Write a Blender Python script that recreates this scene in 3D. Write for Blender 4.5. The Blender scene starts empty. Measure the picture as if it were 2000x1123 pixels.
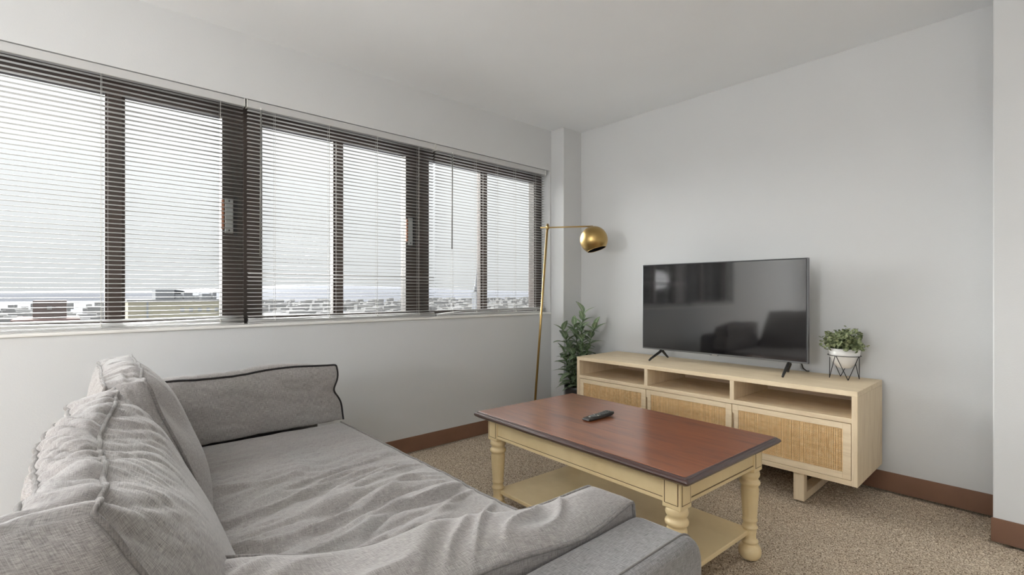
import bpy, bmesh, math, random
import numpy as np
from mathutils import Vector, Matrix, noise

random.seed(7)
rng = np.random.default_rng(7)
scn = bpy.context.scene
COL = scn.collection
PI = math.pi

# ------------------------------------------------------------------ camera
H_CAM = 1.07
YAW = math.atan(1060 / 956)                       # turned left from +Y
cam = bpy.data.cameras.new('camera')
cam.sensor_width = 36
cam.lens = 36 * 956 / 2000
cam.shift_y = 8.5 / 2000
cam.clip_start = 0.02
cam.clip_end = 5000
camo = bpy.data.objects.new('camera', cam)
camo.location = (0, 0, H_CAM)
camo.rotation_euler = (PI / 2, 0, YAW)
COL.objects.link(camo)
scn.camera = camo

# ------------------------------------------------------------------ world: overcast sky
world = bpy.data.worlds.new('overcast_sky')
scn.world = world
world.use_nodes = True
wt = world.node_tree
wt.nodes.clear()
w_out = wt.nodes.new('ShaderNodeOutputWorld')
w_bg = wt.nodes.new('ShaderNodeBackground')
w_geo = wt.nodes.new('ShaderNodeTexCoord')
w_sep = wt.nodes.new('ShaderNodeSeparateXYZ')
w_rmp = wt.nodes.new('ShaderNodeValToRGB')
w_rmp.color_ramp.elements[0].position = 0.0
w_rmp.color_ramp.elements[0].color = (0.68, 0.683, 0.688, 1)   # overcast: the zenith is three times as bright as the horizon
w_rmp.color_ramp.elements[1].position = 1.0
w_rmp.color_ramp.elements[1].color = (2.1, 2.1, 2.1, 1)
wt.links.new(w_geo.outputs['Generated'], w_sep.inputs[0])
wt.links.new(w_sep.outputs['Z'], w_rmp.inputs[0])
wt.links.new(w_rmp.outputs[0], w_bg.inputs['Color'])
w_bg.inputs['Strength'].default_value = 1.0
wt.links.new(w_bg.outputs[0], w_out.inputs[0])

# soft sun behind the clouds, coming in through the window wall
sun = bpy.data.lights.new('overcast_sun', 'SUN')
sun.energy = 20.0
sun.angle = math.radians(60)
sun.color = (1.0, 0.99, 0.97)
suno = bpy.data.objects.new('overcast_sun', sun)
suno.rotation_euler = Vector((1.0, 0.12, -0.42)).to_track_quat('-Z', 'Y').to_euler()
suno.location = (-8, -2, 5)
COL.objects.link(suno)

# added fill globes, unseen behind the camera, to brighten the room (built further down): (x, y, z, radiance)
FILL_LIGHTS = [(-0.6, -0.80, 2.16, 15), (0.9, -2.0, 1.30, 22), (-0.9, -2.4, 1.30, 108)]
GLOBE_R = 0.18

scn.view_settings.view_transform = 'Standard'
scn.view_settings.look = 'None'
scn.view_settings.exposure = 0.13
scn.view_settings.gamma = 1.0
scn.view_settings.use_curve_mapping = False
scn.cycles.max_bounces = 10
scn.cycles.diffuse_bounces = 6
scn.cycles.transparent_max_bounces = 16


# ------------------------------------------------------------------ materials
def srgb(r, g, b):
    f = lambda c: ((c / 255) / 12.92 if c / 255 <= 0.04045 else ((c / 255 + 0.055) / 1.055) ** 2.4)
    return (f(r), f(g), f(b), 1)


class Mat:
    def __init__(self, name, color=(0.5, 0.5, 0.5, 1), rough=0.6, metal=0.0, spec=0.5, coat=0.0, coat_rough=0.1):
        self.m = bpy.data.materials.new(name)
        self.m.use_nodes = True
        self.t = self.m.node_tree
        self.b = self.t.nodes['Principled BSDF']
        self.b.inputs['Base Color'].default_value = color
        self.b.inputs['Roughness'].default_value = rough
        self.b.inputs['Metallic'].default_value = metal
        self.b.inputs['Specular IOR Level'].default_value = spec
        self.b.inputs['Coat Weight'].default_value = coat
        self.b.inputs['Coat Roughness'].default_value = coat_rough
        self.h = None

    def n(self, typ, **kw):
        nd = self.t.nodes.new(typ)
        for k, v in kw.items():
            if k in nd.inputs:
                nd.inputs[k].default_value = v
            else:
                setattr(nd, k, v)
        return nd

    def l(self, a, b):
        self.t.links.new(a, b)

    def coord(self, scale=(1, 1, 1), kind='Object', rot=(0, 0, 0)):
        tc = self.n('ShaderNodeTexCoord')
        mp = self.n('ShaderNodeMapping')
        mp.inputs['Scale'].default_value = scale
        mp.inputs['Rotation'].default_value = rot
        self.l(tc.outputs[kind], mp.inputs[0])
        return mp.outputs[0]

    def noise(self, co, scale=5, detail=4, rough=0.6, dist=0.0):
        nd = self.n('ShaderNodeTexNoise')
        nd.inputs['Scale'].default_value = scale
        nd.inputs['Detail'].default_value = detail
        nd.inputs['Roughness'].default_value = rough
        nd.inputs['Distortion'].default_value = dist
        self.l(co, nd.inputs['Vector'])
        return nd.outputs[0]

    def ramp(self, fac, stops):
        nd = self.n('ShaderNodeValToRGB')
        cr = nd.color_ramp
        while len(cr.elements) < len(stops):
            cr.elements.new(0.5)
        for e, (p, c) in zip(cr.elements, stops):
            e.position = p
            e.color = c
        self.l(fac, nd.inputs[0])
        return nd.outputs[0]

    def mixc(self, fac, a, b, mode='MIX'):
        nd = self.n('ShaderNodeMix', data_type='RGBA', blend_type=mode)
        for inp, v in ((0, fac), (6, a), (7, b)):
            if hasattr(v, 'links'):
                self.l(v, nd.inputs[inp])
            else:
                nd.inputs[inp].default_value = v
        return nd.outputs[2]

    def math(self, op, a, b=0.0):
        nd = self.n('ShaderNodeMath', operation=op)
        for i, v in enumerate((a, b)):
            if hasattr(v, 'links'):
                self.l(v, nd.inputs[i])
            else:
                nd.inputs[i].default_value = v
        return nd.outputs[0]

    def color(self, sock):
        self.l(sock, self.b.inputs['Base Color'])
        return self

    def rough(self, sock):
        self.l(sock, self.b.inputs['Roughness'])
        return self

    def bump(self, sock, strength=0.3, dist=0.001):
        bp = self.n('ShaderNodeBump')
        bp.inputs['Strength'].default_value = strength
        bp.inputs['Distance'].default_value = dist
        self.l(sock, bp.inputs['Height'])
        if self.h:
            self.l(self.h.outputs[0], bp.inputs['Normal'])
        self.h = bp
        self.l(bp.outputs[0], self.b.inputs['Normal'])
        return self


def wall_paint(name, col):
    m = Mat(name, col, 0.75, spec=0.25)
    co = m.coord()
    m.bump(m.noise(co, 180, 3, 0.6), 0.35, 0.0012)
    big = m.noise(co, 1.3, 3, 0.5)
    c2 = tuple(c * 0.965 for c in col[:3]) + (1,)
    m.color(m.ramp(big, [(0.3, c2), (0.7, col)]))
    return m.m


M = {}
M['wall'] = wall_paint('wall_paint', srgb(205, 206, 206))
M['ceiling'] = wall_paint('ceiling_paint', srgb(240, 243, 246))
M['white'] = Mat('white_gloss_paint', srgb(226, 225, 221), 0.4).m
M['headrail'] = Mat('blind_headrail', srgb(190, 190, 189), 0.5).m
M['slat'] = Mat('blind_slat', srgb(182, 181, 179), 0.45, spec=0.3).m
M['cord'] = Mat('blind_cord', srgb(215, 213, 208), 0.8).m
M['wand'] = Mat('clear_wand', srgb(118, 118, 114), 0.25, spec=0.7).m
m = Mat('bronze_aluminium', srgb(72, 62, 56), 0.42, 0.35)
m.color(m.ramp(m.noise(m.coord((1, 1, 0.4)), 2.2, 3), [(0.35, srgb(64, 60, 56)), (0.6, srgb(74, 63, 58)), (0.8, srgb(66, 63, 59))]))
M['bronze'] = m.m
M['latch'] = Mat('latch_metal', srgb(160, 162, 160), 0.35, 0.6).m
M['tag'] = Mat('latch_tag', srgb(140, 92, 66), 0.6).m
m = Mat('vinyl_base', srgb(124, 92, 74), 0.5, spec=0.3)
m.color(m.ramp(m.noise(m.coord(), 3, 3), [(0.3, srgb(118, 88, 71)), (0.7, srgb(130, 97, 78))]))
M['base'] = m.m

# glass: thin sheet, clear with a weak mirror
gm = bpy.data.materials.new('window_glass')
gm.use_nodes = True
gt = gm.node_tree
gt.nodes.clear()
go = gt.nodes.new('ShaderNodeOutputMaterial')
gx = gt.nodes.new('ShaderNodeMixShader')
gtr = gt.nodes.new('ShaderNodeBsdfTransparent')
gtr.inputs[0].default_value = (0.96, 0.975, 0.975, 1)
ggl = gt.nodes.new('ShaderNodeBsdfGlossy')
ggl.inputs['Roughness'].default_value = 0.02
gfr = gt.nodes.new('ShaderNodeFresnel')
gfr.inputs[0].default_value = 1.3
gt.links.new(gfr.outputs[0], gx.inputs[0])
gt.links.new(gtr.outputs[0], gx.inputs[1])
gt.links.new(ggl.outputs[0], gx.inputs[2])
gt.links.new(gx.outputs[0], go.inputs[0])
M['glass'] = gm

# carpet
m = Mat('carpet_pile', srgb(160, 138, 112), 0.95, spec=0.1)
co = m.coord()
c1 = m.ramp(m.noise(co, 190, 2, 0.7), [(0.34, srgb(108, 93, 78)), (0.44, srgb(180, 162, 140)), (0.54, srgb(218, 202, 180)), (0.66, srgb(242, 231, 212))])
c2 = m.ramp(m.noise(co, 2.5, 3), [(0.3, (0.86, 0.86, 0.86, 1)), (0.7, (1, 1, 1, 1))])
m.color(m.mixc(1.0, c1, c2, 'MULTIPLY'))
m.bump(m.noise(co, 260, 3, 0.7), 0.8, 0.004)
M['carpet'] = m.m


def fabric(name, dark, light):
    m = Mat(name, light, 0.95, spec=0.12)
    m.b.inputs['Sheen Weight'].default_value = 0.25
    m.b.inputs['Sheen Roughness'].default_value = 0.5
    tc = m.n('ShaderNodeUVMap')

    def st(sx, sy):
        mp = m.n('ShaderNodeMapping')
        mp.inputs['Scale'].default_value = (sx, sy, 1)
        m.l(tc.outputs[0], mp.inputs[0])
        return mp.outputs[0]
    a = m.noise(st(55, 900), 1, 3, 0.65)
    b = m.noise(st(900, 55), 1, 3, 0.65)
    s = m.math('ADD', m.math('MULTIPLY', a, 0.5), m.math('MULTIPLY', b, 0.5))
    col = m.ramp(s, [(0.38, dark), (0.5, tuple((x + y) / 2 for x, y in zip(dark, light))), (0.62, light)])
    big = m.noise(m.coord(), 2.6, 4, 0.6)
    tint = m.ramp(big, [(0.3, (0.93, 0.92, 0.90, 1)), (0.5, (1.0, 0.97, 0.97, 1)), (0.7, (0.98, 1.0, 1.0, 1))])
    m.color(m.mixc(1.0, col, tint, 'MULTIPLY'))
    m.bump(s, 0.5, 0.0015)
    return m.m


M['fabric'] = fabric('grey_linen', srgb(120, 118, 117), srgb(180, 177, 174))
M['fabric_arm'] = fabric('grey_linen_frame', srgb(96, 96, 97), srgb(156, 155, 155))
M['piping'] = fabric('grey_linen_piping', srgb(96, 94, 92), srgb(146, 143, 140))
M['piping_dark'] = Mat('dark_piping', srgb(52, 50, 50), 0.9, spec=0.1).m


def wood(name, stops, rough=0.5, scale=(1.2, 14, 14), coat=0.0, coat_rough=0.1, bump=0.15, n=3.0):
    m = Mat(name, stops[0][1], rough, coat=coat, coat_rough=coat_rough)
    co = m.coord(scale)
    g = m.noise(co, n, 6, 0.62, 0.8)
    f = m.noise(m.coord(tuple(s * 6 for s in scale)), n, 3, 0.6)
    g2 = m.math('ADD', m.math('MULTIPLY', g, 0.8), m.math('MULTIPLY', f, 0.2))
    m.color(m.ramp(g2, stops))
    m.bump(f, bump, 0.0006)
    return m.m


M['oak'] = wood('pale_oak', [(0.3, srgb(208, 186, 154)), (0.45, srgb(222, 202, 170)), (0.6, srgb(231, 213, 182)), (0.75, srgb(215, 194, 163))], 0.55)
M['oak_v'] = wood('pale_oak_upright', [(0.3, srgb(207, 185, 154)), (0.45, srgb(221, 201, 170)), (0.6, srgb(230, 212, 182)), (0.75, srgb(214, 194, 163))], 0.55, (14, 14, 1.2))
M['oak_dark'] = wood('oak_back_panel', [(0.3, srgb(160, 136, 112)), (0.7, srgb(182, 158, 130))], 0.6)
_mh = M['mahogany'] = wood('red_brown_veneer', [(0.3, srgb(96, 46, 20)), (0.45, srgb(126, 66, 28)), (0.6, srgb(140, 76, 34)), (0.75, srgb(106, 52, 22))], 0.38, (1.0, 9, 9), coat=1.0, coat_rough=0.22, bump=0.05)
_mh.node_tree.nodes['Principled BSDF'].inputs['Coat IOR'].default_value = 1.75
m = Mat('dark_stained_edge', srgb(72, 44, 38), 0.34, coat=0.5, coat_rough=0.15)
co = m.coord()
chip = m.ramp(m.noise(co, 38, 3, 0.55), [(0.76, srgb(66, 42, 37)), (0.775, srgb(190, 160, 140))])
m.color(chip)
M['edge'] = m.m
m = Mat('cream_paint', srgb(214, 190, 140), 0.42, coat=0.15)
co = m.coord()
m.color(m.ramp(m.noise(co, 5, 4), [(0.3, srgb(222, 198, 150)), (0.6, srgb(233, 211, 165))]))
M['cream'] = m.m
M['glaze'] = Mat('brown_glaze_line', srgb(84, 58, 34), 0.6).m
m = Mat('cane_strand', srgb(214, 176, 122), 0.6)
m.color(m.ramp(m.noise(m.coord((1, 1, 1)), 55, 2), [(0.3, srgb(222, 184, 132)), (0.5, srgb(234, 200, 148)), (0.7, srgb(242, 214, 168))]))
M['cane'] = m.m
M['cane_back'] = Mat('cane_backing', srgb(84, 60, 38), 0.9).m
M['brass'] = None
m = Mat('brushed_brass', srgb(182, 154, 100), 0.36, 1.0)
m.rough(m.ramp(m.noise(m.coord((30, 30, 4)), 8, 4), [(0.3, (0.28, 0.28, 0.28, 1)), (0.7, (0.42, 0.42, 0.42, 1))]))
M['brass'] = m.m
M['lamp_in'] = Mat('lamp_inner', srgb(60, 60, 64), 0.4).m
M['bulb'] = Mat('unlit_bulb', srgb(225, 222, 215), 0.3).m
m = Mat('tv_screen', (0.006, 0.006, 0.007, 1), 0.06, spec=0.6)
m.b.inputs['IOR'].default_value = 2.1
M['screen'] = m.m
M['bezel'] = Mat('dark_bezel', srgb(40, 40, 42), 0.35).m
M['silver'] = Mat('silver_trim', srgb(120, 122, 124), 0.35, 0.7).m
M['black_plastic'] = Mat('black_plastic', srgb(40, 39, 38), 0.4).m
M['button'] = Mat('remote_button', srgb(96, 98, 96), 0.45).m
M['button_light'] = Mat('remote_button_light', srgb(190, 186, 176), 0.45).m
M['pot_black'] = Mat('black_ceramic', srgb(32, 32, 33), 0.35).m
M['soil'] = Mat('potting_soil', srgb(46, 38, 30), 0.95).m
M['pot_white'] = Mat('white_ceramic', srgb(222, 220, 217), 0.3).m
M['wire'] = Mat('black_wire', srgb(30, 30, 32), 0.45, 0.4).m
m = Mat('zebra_leaf', srgb(44, 74, 44), 0.4)
uv = m.n('ShaderNodeUVMap')
sp = m.n('ShaderNodeSeparateXYZ')
m.l(uv.outputs[0], sp.inputs[0])
ax = m.math('ABSOLUTE', m.math('SUBTRACT', sp.outputs[0], 0.5))          # 0 at midrib
vein = m.math('FRACT', m.math('SUBTRACT', m.math('MULTIPLY', sp.outputs[1], 9.0), m.math('MULTIPLY', ax, 5.0)))
v1 = m.ramp(vein, [(0.0, (0, 0, 0, 1)), (0.55, (0, 0, 0, 1)), (0.7, (1, 1, 1, 1)), (0.95, (1, 1, 1, 1)), (1.0, (0, 0, 0, 1))])
rib = m.ramp(ax, [(0.03, (1, 1, 1, 1)), (0.06, (0, 0, 0, 1)), (0.40, (0, 0, 0, 1)), (0.46, (0, 0, 0, 1))])
msk = m.math('MULTIPLY', m.math('MAXIMUM', v1, rib), 0.72)
grn = m.ramp(m.noise(m.coord(), 9, 2), [(0.3, srgb(44, 78, 46)), (0.7, srgb(84, 120, 70))])
m.color(m.mixc(msk, grn, srgb(214, 226, 192)))
M['zebra'] = m.m
M['stem'] = Mat('green_stem', srgb(70, 92, 52), 0.5).m
m = Mat('small_leaf', srgb(110, 122, 84), 0.6)
m.color(m.ramp(m.noise(m.coord(), 60, 2), [(0.3, srgb(78, 92, 58)), (0.5, srgb(128, 138, 98)), (0.7, srgb(176, 182, 146))]))
M['small_leaf'] = m.m
for _i, _l in enumerate(FILL_LIGHTS):  # glow of the added fill globes
    m = Mat('fill_globe_glow', (0.9, 0.9, 0.88, 1), 0.5)
    m.b.inputs['Emission Color'].default_value = (0.985, 0.99, 1.0, 1)
    m.b.inputs['Emission Strength'].default_value = _l[3]
    M['globe_%d' % _i] = m.m


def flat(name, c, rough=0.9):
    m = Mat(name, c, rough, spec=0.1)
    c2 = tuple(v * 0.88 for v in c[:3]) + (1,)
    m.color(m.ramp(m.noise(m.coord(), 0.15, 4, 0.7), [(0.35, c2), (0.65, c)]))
    return m.m


M['hill'] = flat('haze_tinted_hill', srgb(120, 122, 129))  # haze is put into the pale bluish colour, no fog volume
M['plain'] = flat('haze_tinted_ground', srgb(90, 92, 98))  # town ground tinted blue-grey likewise, as painted haze
M['b_cream'] = flat('cream_render', srgb(182, 176, 156))
M['b_white'] = flat('white_render', srgb(150, 149, 148))
M['b_grey'] = flat('grey_metal_cladding', srgb(132, 134, 138))
M['b_brown'] = flat('brown_brick_far', srgb(112, 101, 98))
M['b_roof'] = flat('red_roof_far', srgb(138, 116, 112))
M['b_window'] = Mat('far_window', srgb(150, 154, 158), 0.4).m
M['b_spire'] = flat('grey_spire_slate', srgb(148, 150, 155))


# ------------------------------------------------------------------ object helpers
def link_obj(name, me, mat=None, parent=None, loc=None, rot=None):
    o = bpy.data.objects.new(name, me)
    COL.objects.link(o)
    if mat is not None and me is not None and not me.materials:
        me.materials.append(mat)
    if parent is not None:
        o.parent = parent
    if loc is not None:
        o.location = loc
    if rot is not None:
        o.rotation_euler = rot
    return o


def thing(name, label, cat, loc=(0, 0, 0), rotz=0.0, group=None):
    o = bpy.data.objects.new(name, None)
    o.empty_display_size = 0.1
    COL.objects.link(o)
    o.location = loc
    o.rotation_euler = (0, 0, rotz)
    o['label'] = label
    o['category'] = cat
    if group:
        o['group'] = group
    return o


class MB:
    """collects shapes and links them as one mesh object"""

    def __init__(self):
        self.v = []
        self.f = []
        self.s = []

    def add(self, vs, fs, smooth=False):
        b = len(self.v)
        self.v += [tuple(p) for p in vs]
        self.f += [tuple(i + b for i in f) for f in fs]
        self.s += [smooth] * len(fs)
        return self

    def box(self, x0, x1, y0, y1, z0, z1, mat4=None):
        vs = [(x0, y0, z0), (x1, y0, z0), (x1, y1, z0), (x0, y1, z0), (x0, y0, z1), (x1, y0, z1), (x1, y1, z1), (x0, y1, z1)]
        if mat4 is not None:
            vs = [tuple(mat4 @ Vector(p)) for p in vs]
        return self.add(vs, [(3, 2, 1, 0), (4, 5, 6, 7), (0, 1, 5, 4), (1, 2, 6, 5), (2, 3, 7, 6), (3, 0, 4, 7)])

    def prism(self, pts, z0, z1, axis='z'):
        """pts: 2D outline, extruded along axis"""
        n = len(pts)
        mp = {'z': lambda a, b, c: (a, b, c), 'y': lambda a, b, c: (a, c, b), 'x': lambda a, b, c: (c, a, b)}[axis]
        vs = [mp(a, b, z0) for a, b in pts] + [mp(a, b, z1) for a, b in pts]
        fs = [tuple(range(n))[::-1], tuple(range(n, 2 * n))]
        fs += [(i, (i + 1) % n, n + (i + 1) % n, n + i) for i in range(n)]
        return self.add(vs, fs)

    def tube(self, pts, r, n=8, cap=True):
        pts = [Vector(p) for p in pts]
        rs = r if isinstance(r, (list, tuple)) else [r] * len(pts)
        rings = []
        t0 = (pts[1] - pts[0]).normalized()
        up = Vector((0, 0, 1)) if abs(t0.z) < 0.9 else Vector((1, 0, 0))
        nx = t0.cross(up).normalized()
        vs = []
        for i, p in enumerate(pts):
            if i == 0:
                t = t0
            elif i == len(pts) - 1:
                t = (pts[i] - pts[i - 1]).normalized()
            else:
                t = ((pts[i + 1] - p).normalized() + (p - pts[i - 1]).normalized())
                t = t.normalized() if t.length > 1e-6 else (p - pts[i - 1]).normalized()
            nx = (nx - t * nx.dot(t)).normalized()
            ny = t.cross(nx)
            vs += [p + (nx * math.cos(2 * PI * k / n) + ny * math.sin(2 * PI * k / n)) * rs[i] for k in range(n)]
        fs = []
        for i in range(len(pts) - 1):
            for k in range(n):
                fs.append((i * n + k, i * n + (k + 1) % n, (i + 1) * n + (k + 1) % n, (i + 1) * n + k))
        if cap:
            fs.append(tuple(range(n))[::-1])
            fs.append(tuple((len(pts) - 1) * n + k for k in range(n)))
        return self.add(vs, fs, True)

    def lathe(self, prof, n=32, cx=0, cy=0, cap0=True, cap1=True, flute=None):
        vs = []
        for j, (r, z) in enumerate(prof):
            for k in range(n):
                a = 2 * PI * k / n
                rr = r
                if flute and flute[0] <= z <= flute[1]:
                    rr = r - flute[2] * (1 if (k % 4 == 0) else 0)
                vs.append((cx + rr * math.cos(a), cy + rr * math.sin(a), z))
        fs = []
        for j in range(len(prof) - 1):
            for k in range(n):
                fs.append((j * n + k, j * n + (k + 1) % n, (j + 1) * n + (k + 1) % n, (j + 1) * n + k))
        if cap0:
            fs.append(tuple(range(n))[::-1])
        if cap1:
            fs.append(tuple((len(prof) - 1) * n + k for k in range(n)))
        return self.add(vs, fs, True)

    def mesh(self, name):
        me = bpy.data.meshes.new(name)
        me.from_pydata(self.v, [], self.f)
        me.polygons.foreach_set('use_smooth', self.s)
        me.update()
        return me

    def build(self, name, mat, parent=None, bevel=0.0, seg=2, loc=None, rot=None):
        me = self.mesh(name)
        o = link_obj(name, me, mat, parent, loc, rot)
        if bevel:
            md = o.modifiers.new('bevel', 'BEVEL')
            md.width = bevel
            md.segments = seg
            md.limit_method = 'ANGLE'
            md.angle_limit = math.radians(40)
        return o


def structure(o):
    o['kind'] = 'structure'
    return o


def box_part(name, ext, mat, parent=None, bevel=0.0, seg=2):
    return MB().box(*ext).build(name, mat, parent, bevel, seg)


# ------------------------------------------------------------------ room shell
ZC = 2.44
XL, YB = -2.88, 3.27
OY0, OY1, OZ0, OZ1 = -0.52, 3.035, 0.885, 2.100          # window opening
w = MB()
TH = 0.20
w.box(XL - TH, XL, -3.2, YB, 0, OZ0)
w.box(XL - TH, XL, -3.2, YB, OZ1, ZC)
w.box(XL - TH, XL, -3.2, OY0, OZ0, OZ1)
w.box(XL - TH, XL, OY1, YB, OZ0, OZ1)
structure(w.build('wall_left', M['wall']))
structure(box_part('wall_back', (XL - TH, 2.8, YB, YB + 0.15, 0, ZC), M['wall']))
structure(box_part('wall_right', (-0.178, 2.8, 2.945, YB, 0, ZC), M['wall'], bevel=0.004))
structure(box_part('wall_corner', (XL, -2.735, 3.045, YB, 0, ZC), M['wall'], bevel=0.004))
structure(box_part('wall_side', (2.8, 2.95, -3.2, YB, 0, ZC), M['wall']))
structure(box_part('wall_front', (XL - TH, 2.95, -3.35, -3.2, 0, ZC), M['wall']))
structure(box_part('floor', (XL - TH, 2.95, -3.35, YB + 0.15, -0.12, -0.019), M['carpet']))
structure(box_part('ceiling', (XL - TH, 2.95, -3.35, YB + 0.15, ZC, ZC + 0.12), M['ceiling']))
BH = 0.102
structure(box_part('baseboard_left', (XL, XL + 0.006, -3.2, 3.045, 0, BH), M['base'], bevel=0.002))
structure(box_part('baseboard_corner', (XL + 0.006, -2.729, 3.039, 3.045, 0, BH), M['base'], bevel=0.002))
structure(box_part('baseboard_column', (-2.735, -2.729, 3.045, YB - 0.006, 0, BH), M['base'], bevel=0.002))
structure(box_part('baseboard_back', (-2.735, -0.178, YB - 0.006, YB, 0, BH), M['base'], bevel=0.002))
structure(box_part('baseboard_right', (-0.184, 2.8, 2.939, 2.945, 0, BH), M['base'], bevel=0.002))
structure(box_part('trim_1', (XL - 0.10, XL + 0.012, OY0, OY1, OZ0 - 0.004, OZ0 + 0.012), M['white'], bevel=0.005, seg=3))

# carpet pile: a fine bumpy surface, cell by cell (nobody could count the tufts)
step = 0.0058
xs = np.arange(XL + 0.006, 0.55, step)
ys = np.arange(0.80, 3.265, step)
nx, ny = len(xs), len(ys)
X, Y = np.meshgrid(xs, ys, indexing='ij')
hgt = rng.random((nx, ny))
sm = (hgt + np.roll(hgt, 1, 0) + np.roll(hgt, 1, 1) + np.roll(np.roll(hgt, 1, 0), 1, 1)) / 4
Z = -0.009 + (sm - 0.5) * 0.014 + 0.002 * np.sin(X * 3.1) * np.sin(Y * 2.7)
Xj = X + (rng.random((nx, ny)) - 0.5) * step * 0.7
Yj = Y + (rng.random((nx, ny)) - 0.5) * step * 0.7
co = np.stack([Xj, Yj, Z], -1).reshape(-1, 3)
idx = np.arange(nx * ny).reshape(nx, ny)
q = np.stack([idx[:-1, :-1], idx[1:, :-1], idx[1:, 1:], idx[:-1, 1:]], -1).reshape(-1, 4)
cx = (X[:-1, :-1].reshape(-1)); cy = (Y[:-1, :-1].reshape(-1))
keep = ~((cx > -0.19) & (cy > 2.935)) & ~((cx < -2.727) & (cy > 3.035))
q = q[keep]


def np_mesh(name, co, quads, smooth=True, uv=None):
    me = bpy.data.meshes.new(name)
    me.vertices.add(len(co))
    me.vertices.foreach_set('co', np.asarray(co, dtype=np.float32).ravel())
    nf = len(quads)
    me.loops.add(nf * 4)
    me.loops.foreach_set('vertex_index', np.asarray(quads, dtype=np.int32).ravel())
    me.polygons.add(nf)
    me.polygons.foreach_set('loop_start', np.arange(0, nf * 4, 4, dtype=np.int32))
    me.polygons.foreach_set('loop_total', np.full(nf, 4, dtype=np.int32))
    me.polygons.foreach_set('use_smooth', np.full(nf, smooth))
    if uv is not None:
        ul = me.uv_layers.new(name='UVMap')
        ul.data.foreach_set('uv', np.asarray(uv, dtype=np.float32).ravel())
    me.update(calc_edges=True)
    me.validate()
    return me


pile = link_obj('carpet_pile', np_mesh('carpet_pile', co, q), M['carpet'])
pile['label'] = 'speckled beige and brown twisted carpet pile over the floor'
pile['category'] = 'carpet'
pile['kind'] = 'stuff'


# ------------------------------------------------------------------ windows
def window(name, y0, y1, panes, stile, latch=None):
    r = bpy.data.objects.new(name, None)
    COL.objects.link(r)
    r.location = (XL - 0.14, y0, OZ0)
    r['kind'] = 'structure'
    inv = Vector((-(XL - 0.14), -y0, -OZ0))

    def P(n, ext, mat, bev=0.0):
        e = list(ext)
        e[0] += inv.x; e[1] += inv.x; e[2] += inv.y; e[3] += inv.y; e[4] += inv.z; e[5] += inv.z
        return box_part(n, e, mat, r, bev)
    xf0, xf1 = XL - 0.17, XL - 0.10
    P('window_frame', (xf0, xf1, y0, panes[0][0], OZ0 + 0.012, OZ1), M['bronze'], 0.003)
    P('window_frame', (xf0, xf1, panes[-1][1], y1, OZ0 + 0.012, OZ1), M['bronze'], 0.003)
    P('window_frame', (xf0, xf1, panes[0][0], panes[-1][1], 2.012, OZ1), M['bronze'], 0.003)
    P('window_frame', (xf0, xf1, panes[0][0], panes[-1][1], OZ0 + 0.012, 0.934), M['bronze'], 0.003)
    P('window_track', (xf0 + 0.005, xf1 + 0.012, panes[0][0] - .02, panes[-1][1] + .02, OZ0 + 0.012, 0.915), M['bronze'], 0.002)
    P('meeting_stile', (xf0 - 0.005, xf1 - 0.03, stile[0], stile[1], 0.934, 2.012), M['bronze'], 0.002)
    P('meeting_stile', (xf1 - 0.03, xf1 - 0.005, stile[0] + 0.01, stile[1] - 0.014, 0.934, 2.012), M['bronze'], 0.002)
    for i, (a, b) in enumerate(panes):
        P('pane', (xf0 + 0.02 + i * 0.02, xf0 + 0.025 + i * 0.02, a, b, 0.934, 2.012), M['glass'])
    if latch:
        a, b, c, d_ = latch
        lt = P('latch', (xf1, xf1 + 0.012, a, b, c, d_), M['latch'], 0.003)
        m_ = MB()
        for zz in (c + 0.015, d_ - 0.015):
            m_.tube([(xf1 + 0.011 + inv.x, (a + b) / 2 + inv.y, zz + inv.z), (xf1 + 0.016 + inv.x, (a + b) / 2 + inv.y, zz + inv.z)], 0.004, 8)
        m_.build('screw', M['black_plastic'], lt)
        P('latch_edge', (xf1, xf1 + 0.016, a - 0.016, a - 0.004, c + 0.02, d_ - 0.01), M['tag'], 0.002)
        P('latch_recess', (xf1, xf1 + 0.004, b + 0.003, b + 0.022, c - 0.01, d_ + 0.01), M['black_plastic'])
    return r


window('window_1', OY0, 0.70, [(-0.46, 0.12), (0.196, 0.601)], (0.12, 0.196), (0.612, 0.652, 1.385, 1.572))
window('window_2', 0.70, 1.80, [(0.80, 1.215), (1.28, 1.708)], (1.215, 1.28), (1.72, 1.754, 1.39, 1.58))
window('window_3', 1.80, OY1, [(1.893, 2.383), (2.444, 2.942)], (2.383, 2.444))

# ------------------------------------------------------------------ venetian blinds
XB = XL - 0.020                                     # centre plane of the slats


def slat_mesh(L, sag=0.0, kink=None):
    nseg = 10 if (sag or kink) else 2
    vs, fs = [], []
    prof = [(-0.0125, -0.0013), (-0.0065, 0.0005), (0, 0.0011), (0.0065, 0.0005), (0.0125, -0.0013)]
    for i in range(nseg + 1):
        t = i / nseg
        dz = -sag * 4 * t * (1 - t)
        if kink:
            dz += kink[1] * max(0.0, 1 - abs(t - kink[0]) / kink[2])
        for (x, z) in prof:
            vs.append((x, t * L, z + dz))
        for (x, z) in prof[::-1]:
            vs.append((x, t * L, z + dz - 0.0006))
    for i in range(nseg):
        for k in range(10):
            a = i * 10 + k
            b = i * 10 + (k + 1) % 10
            fs.append((a, a + 10, b + 10, b))
    fs.append(tuple(range(10)))
    fs.append(tuple(nseg * 10 + k for k in range(9, -1, -1)))
    me = bpy.data.meshes.new('slat')
    me.from_pydata(vs, [], fs)
    me.polygons.foreach_set('use_smooth', [True] * len(fs))
    me.materials.append(M['slat'])
    me.update()
    return me


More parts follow.
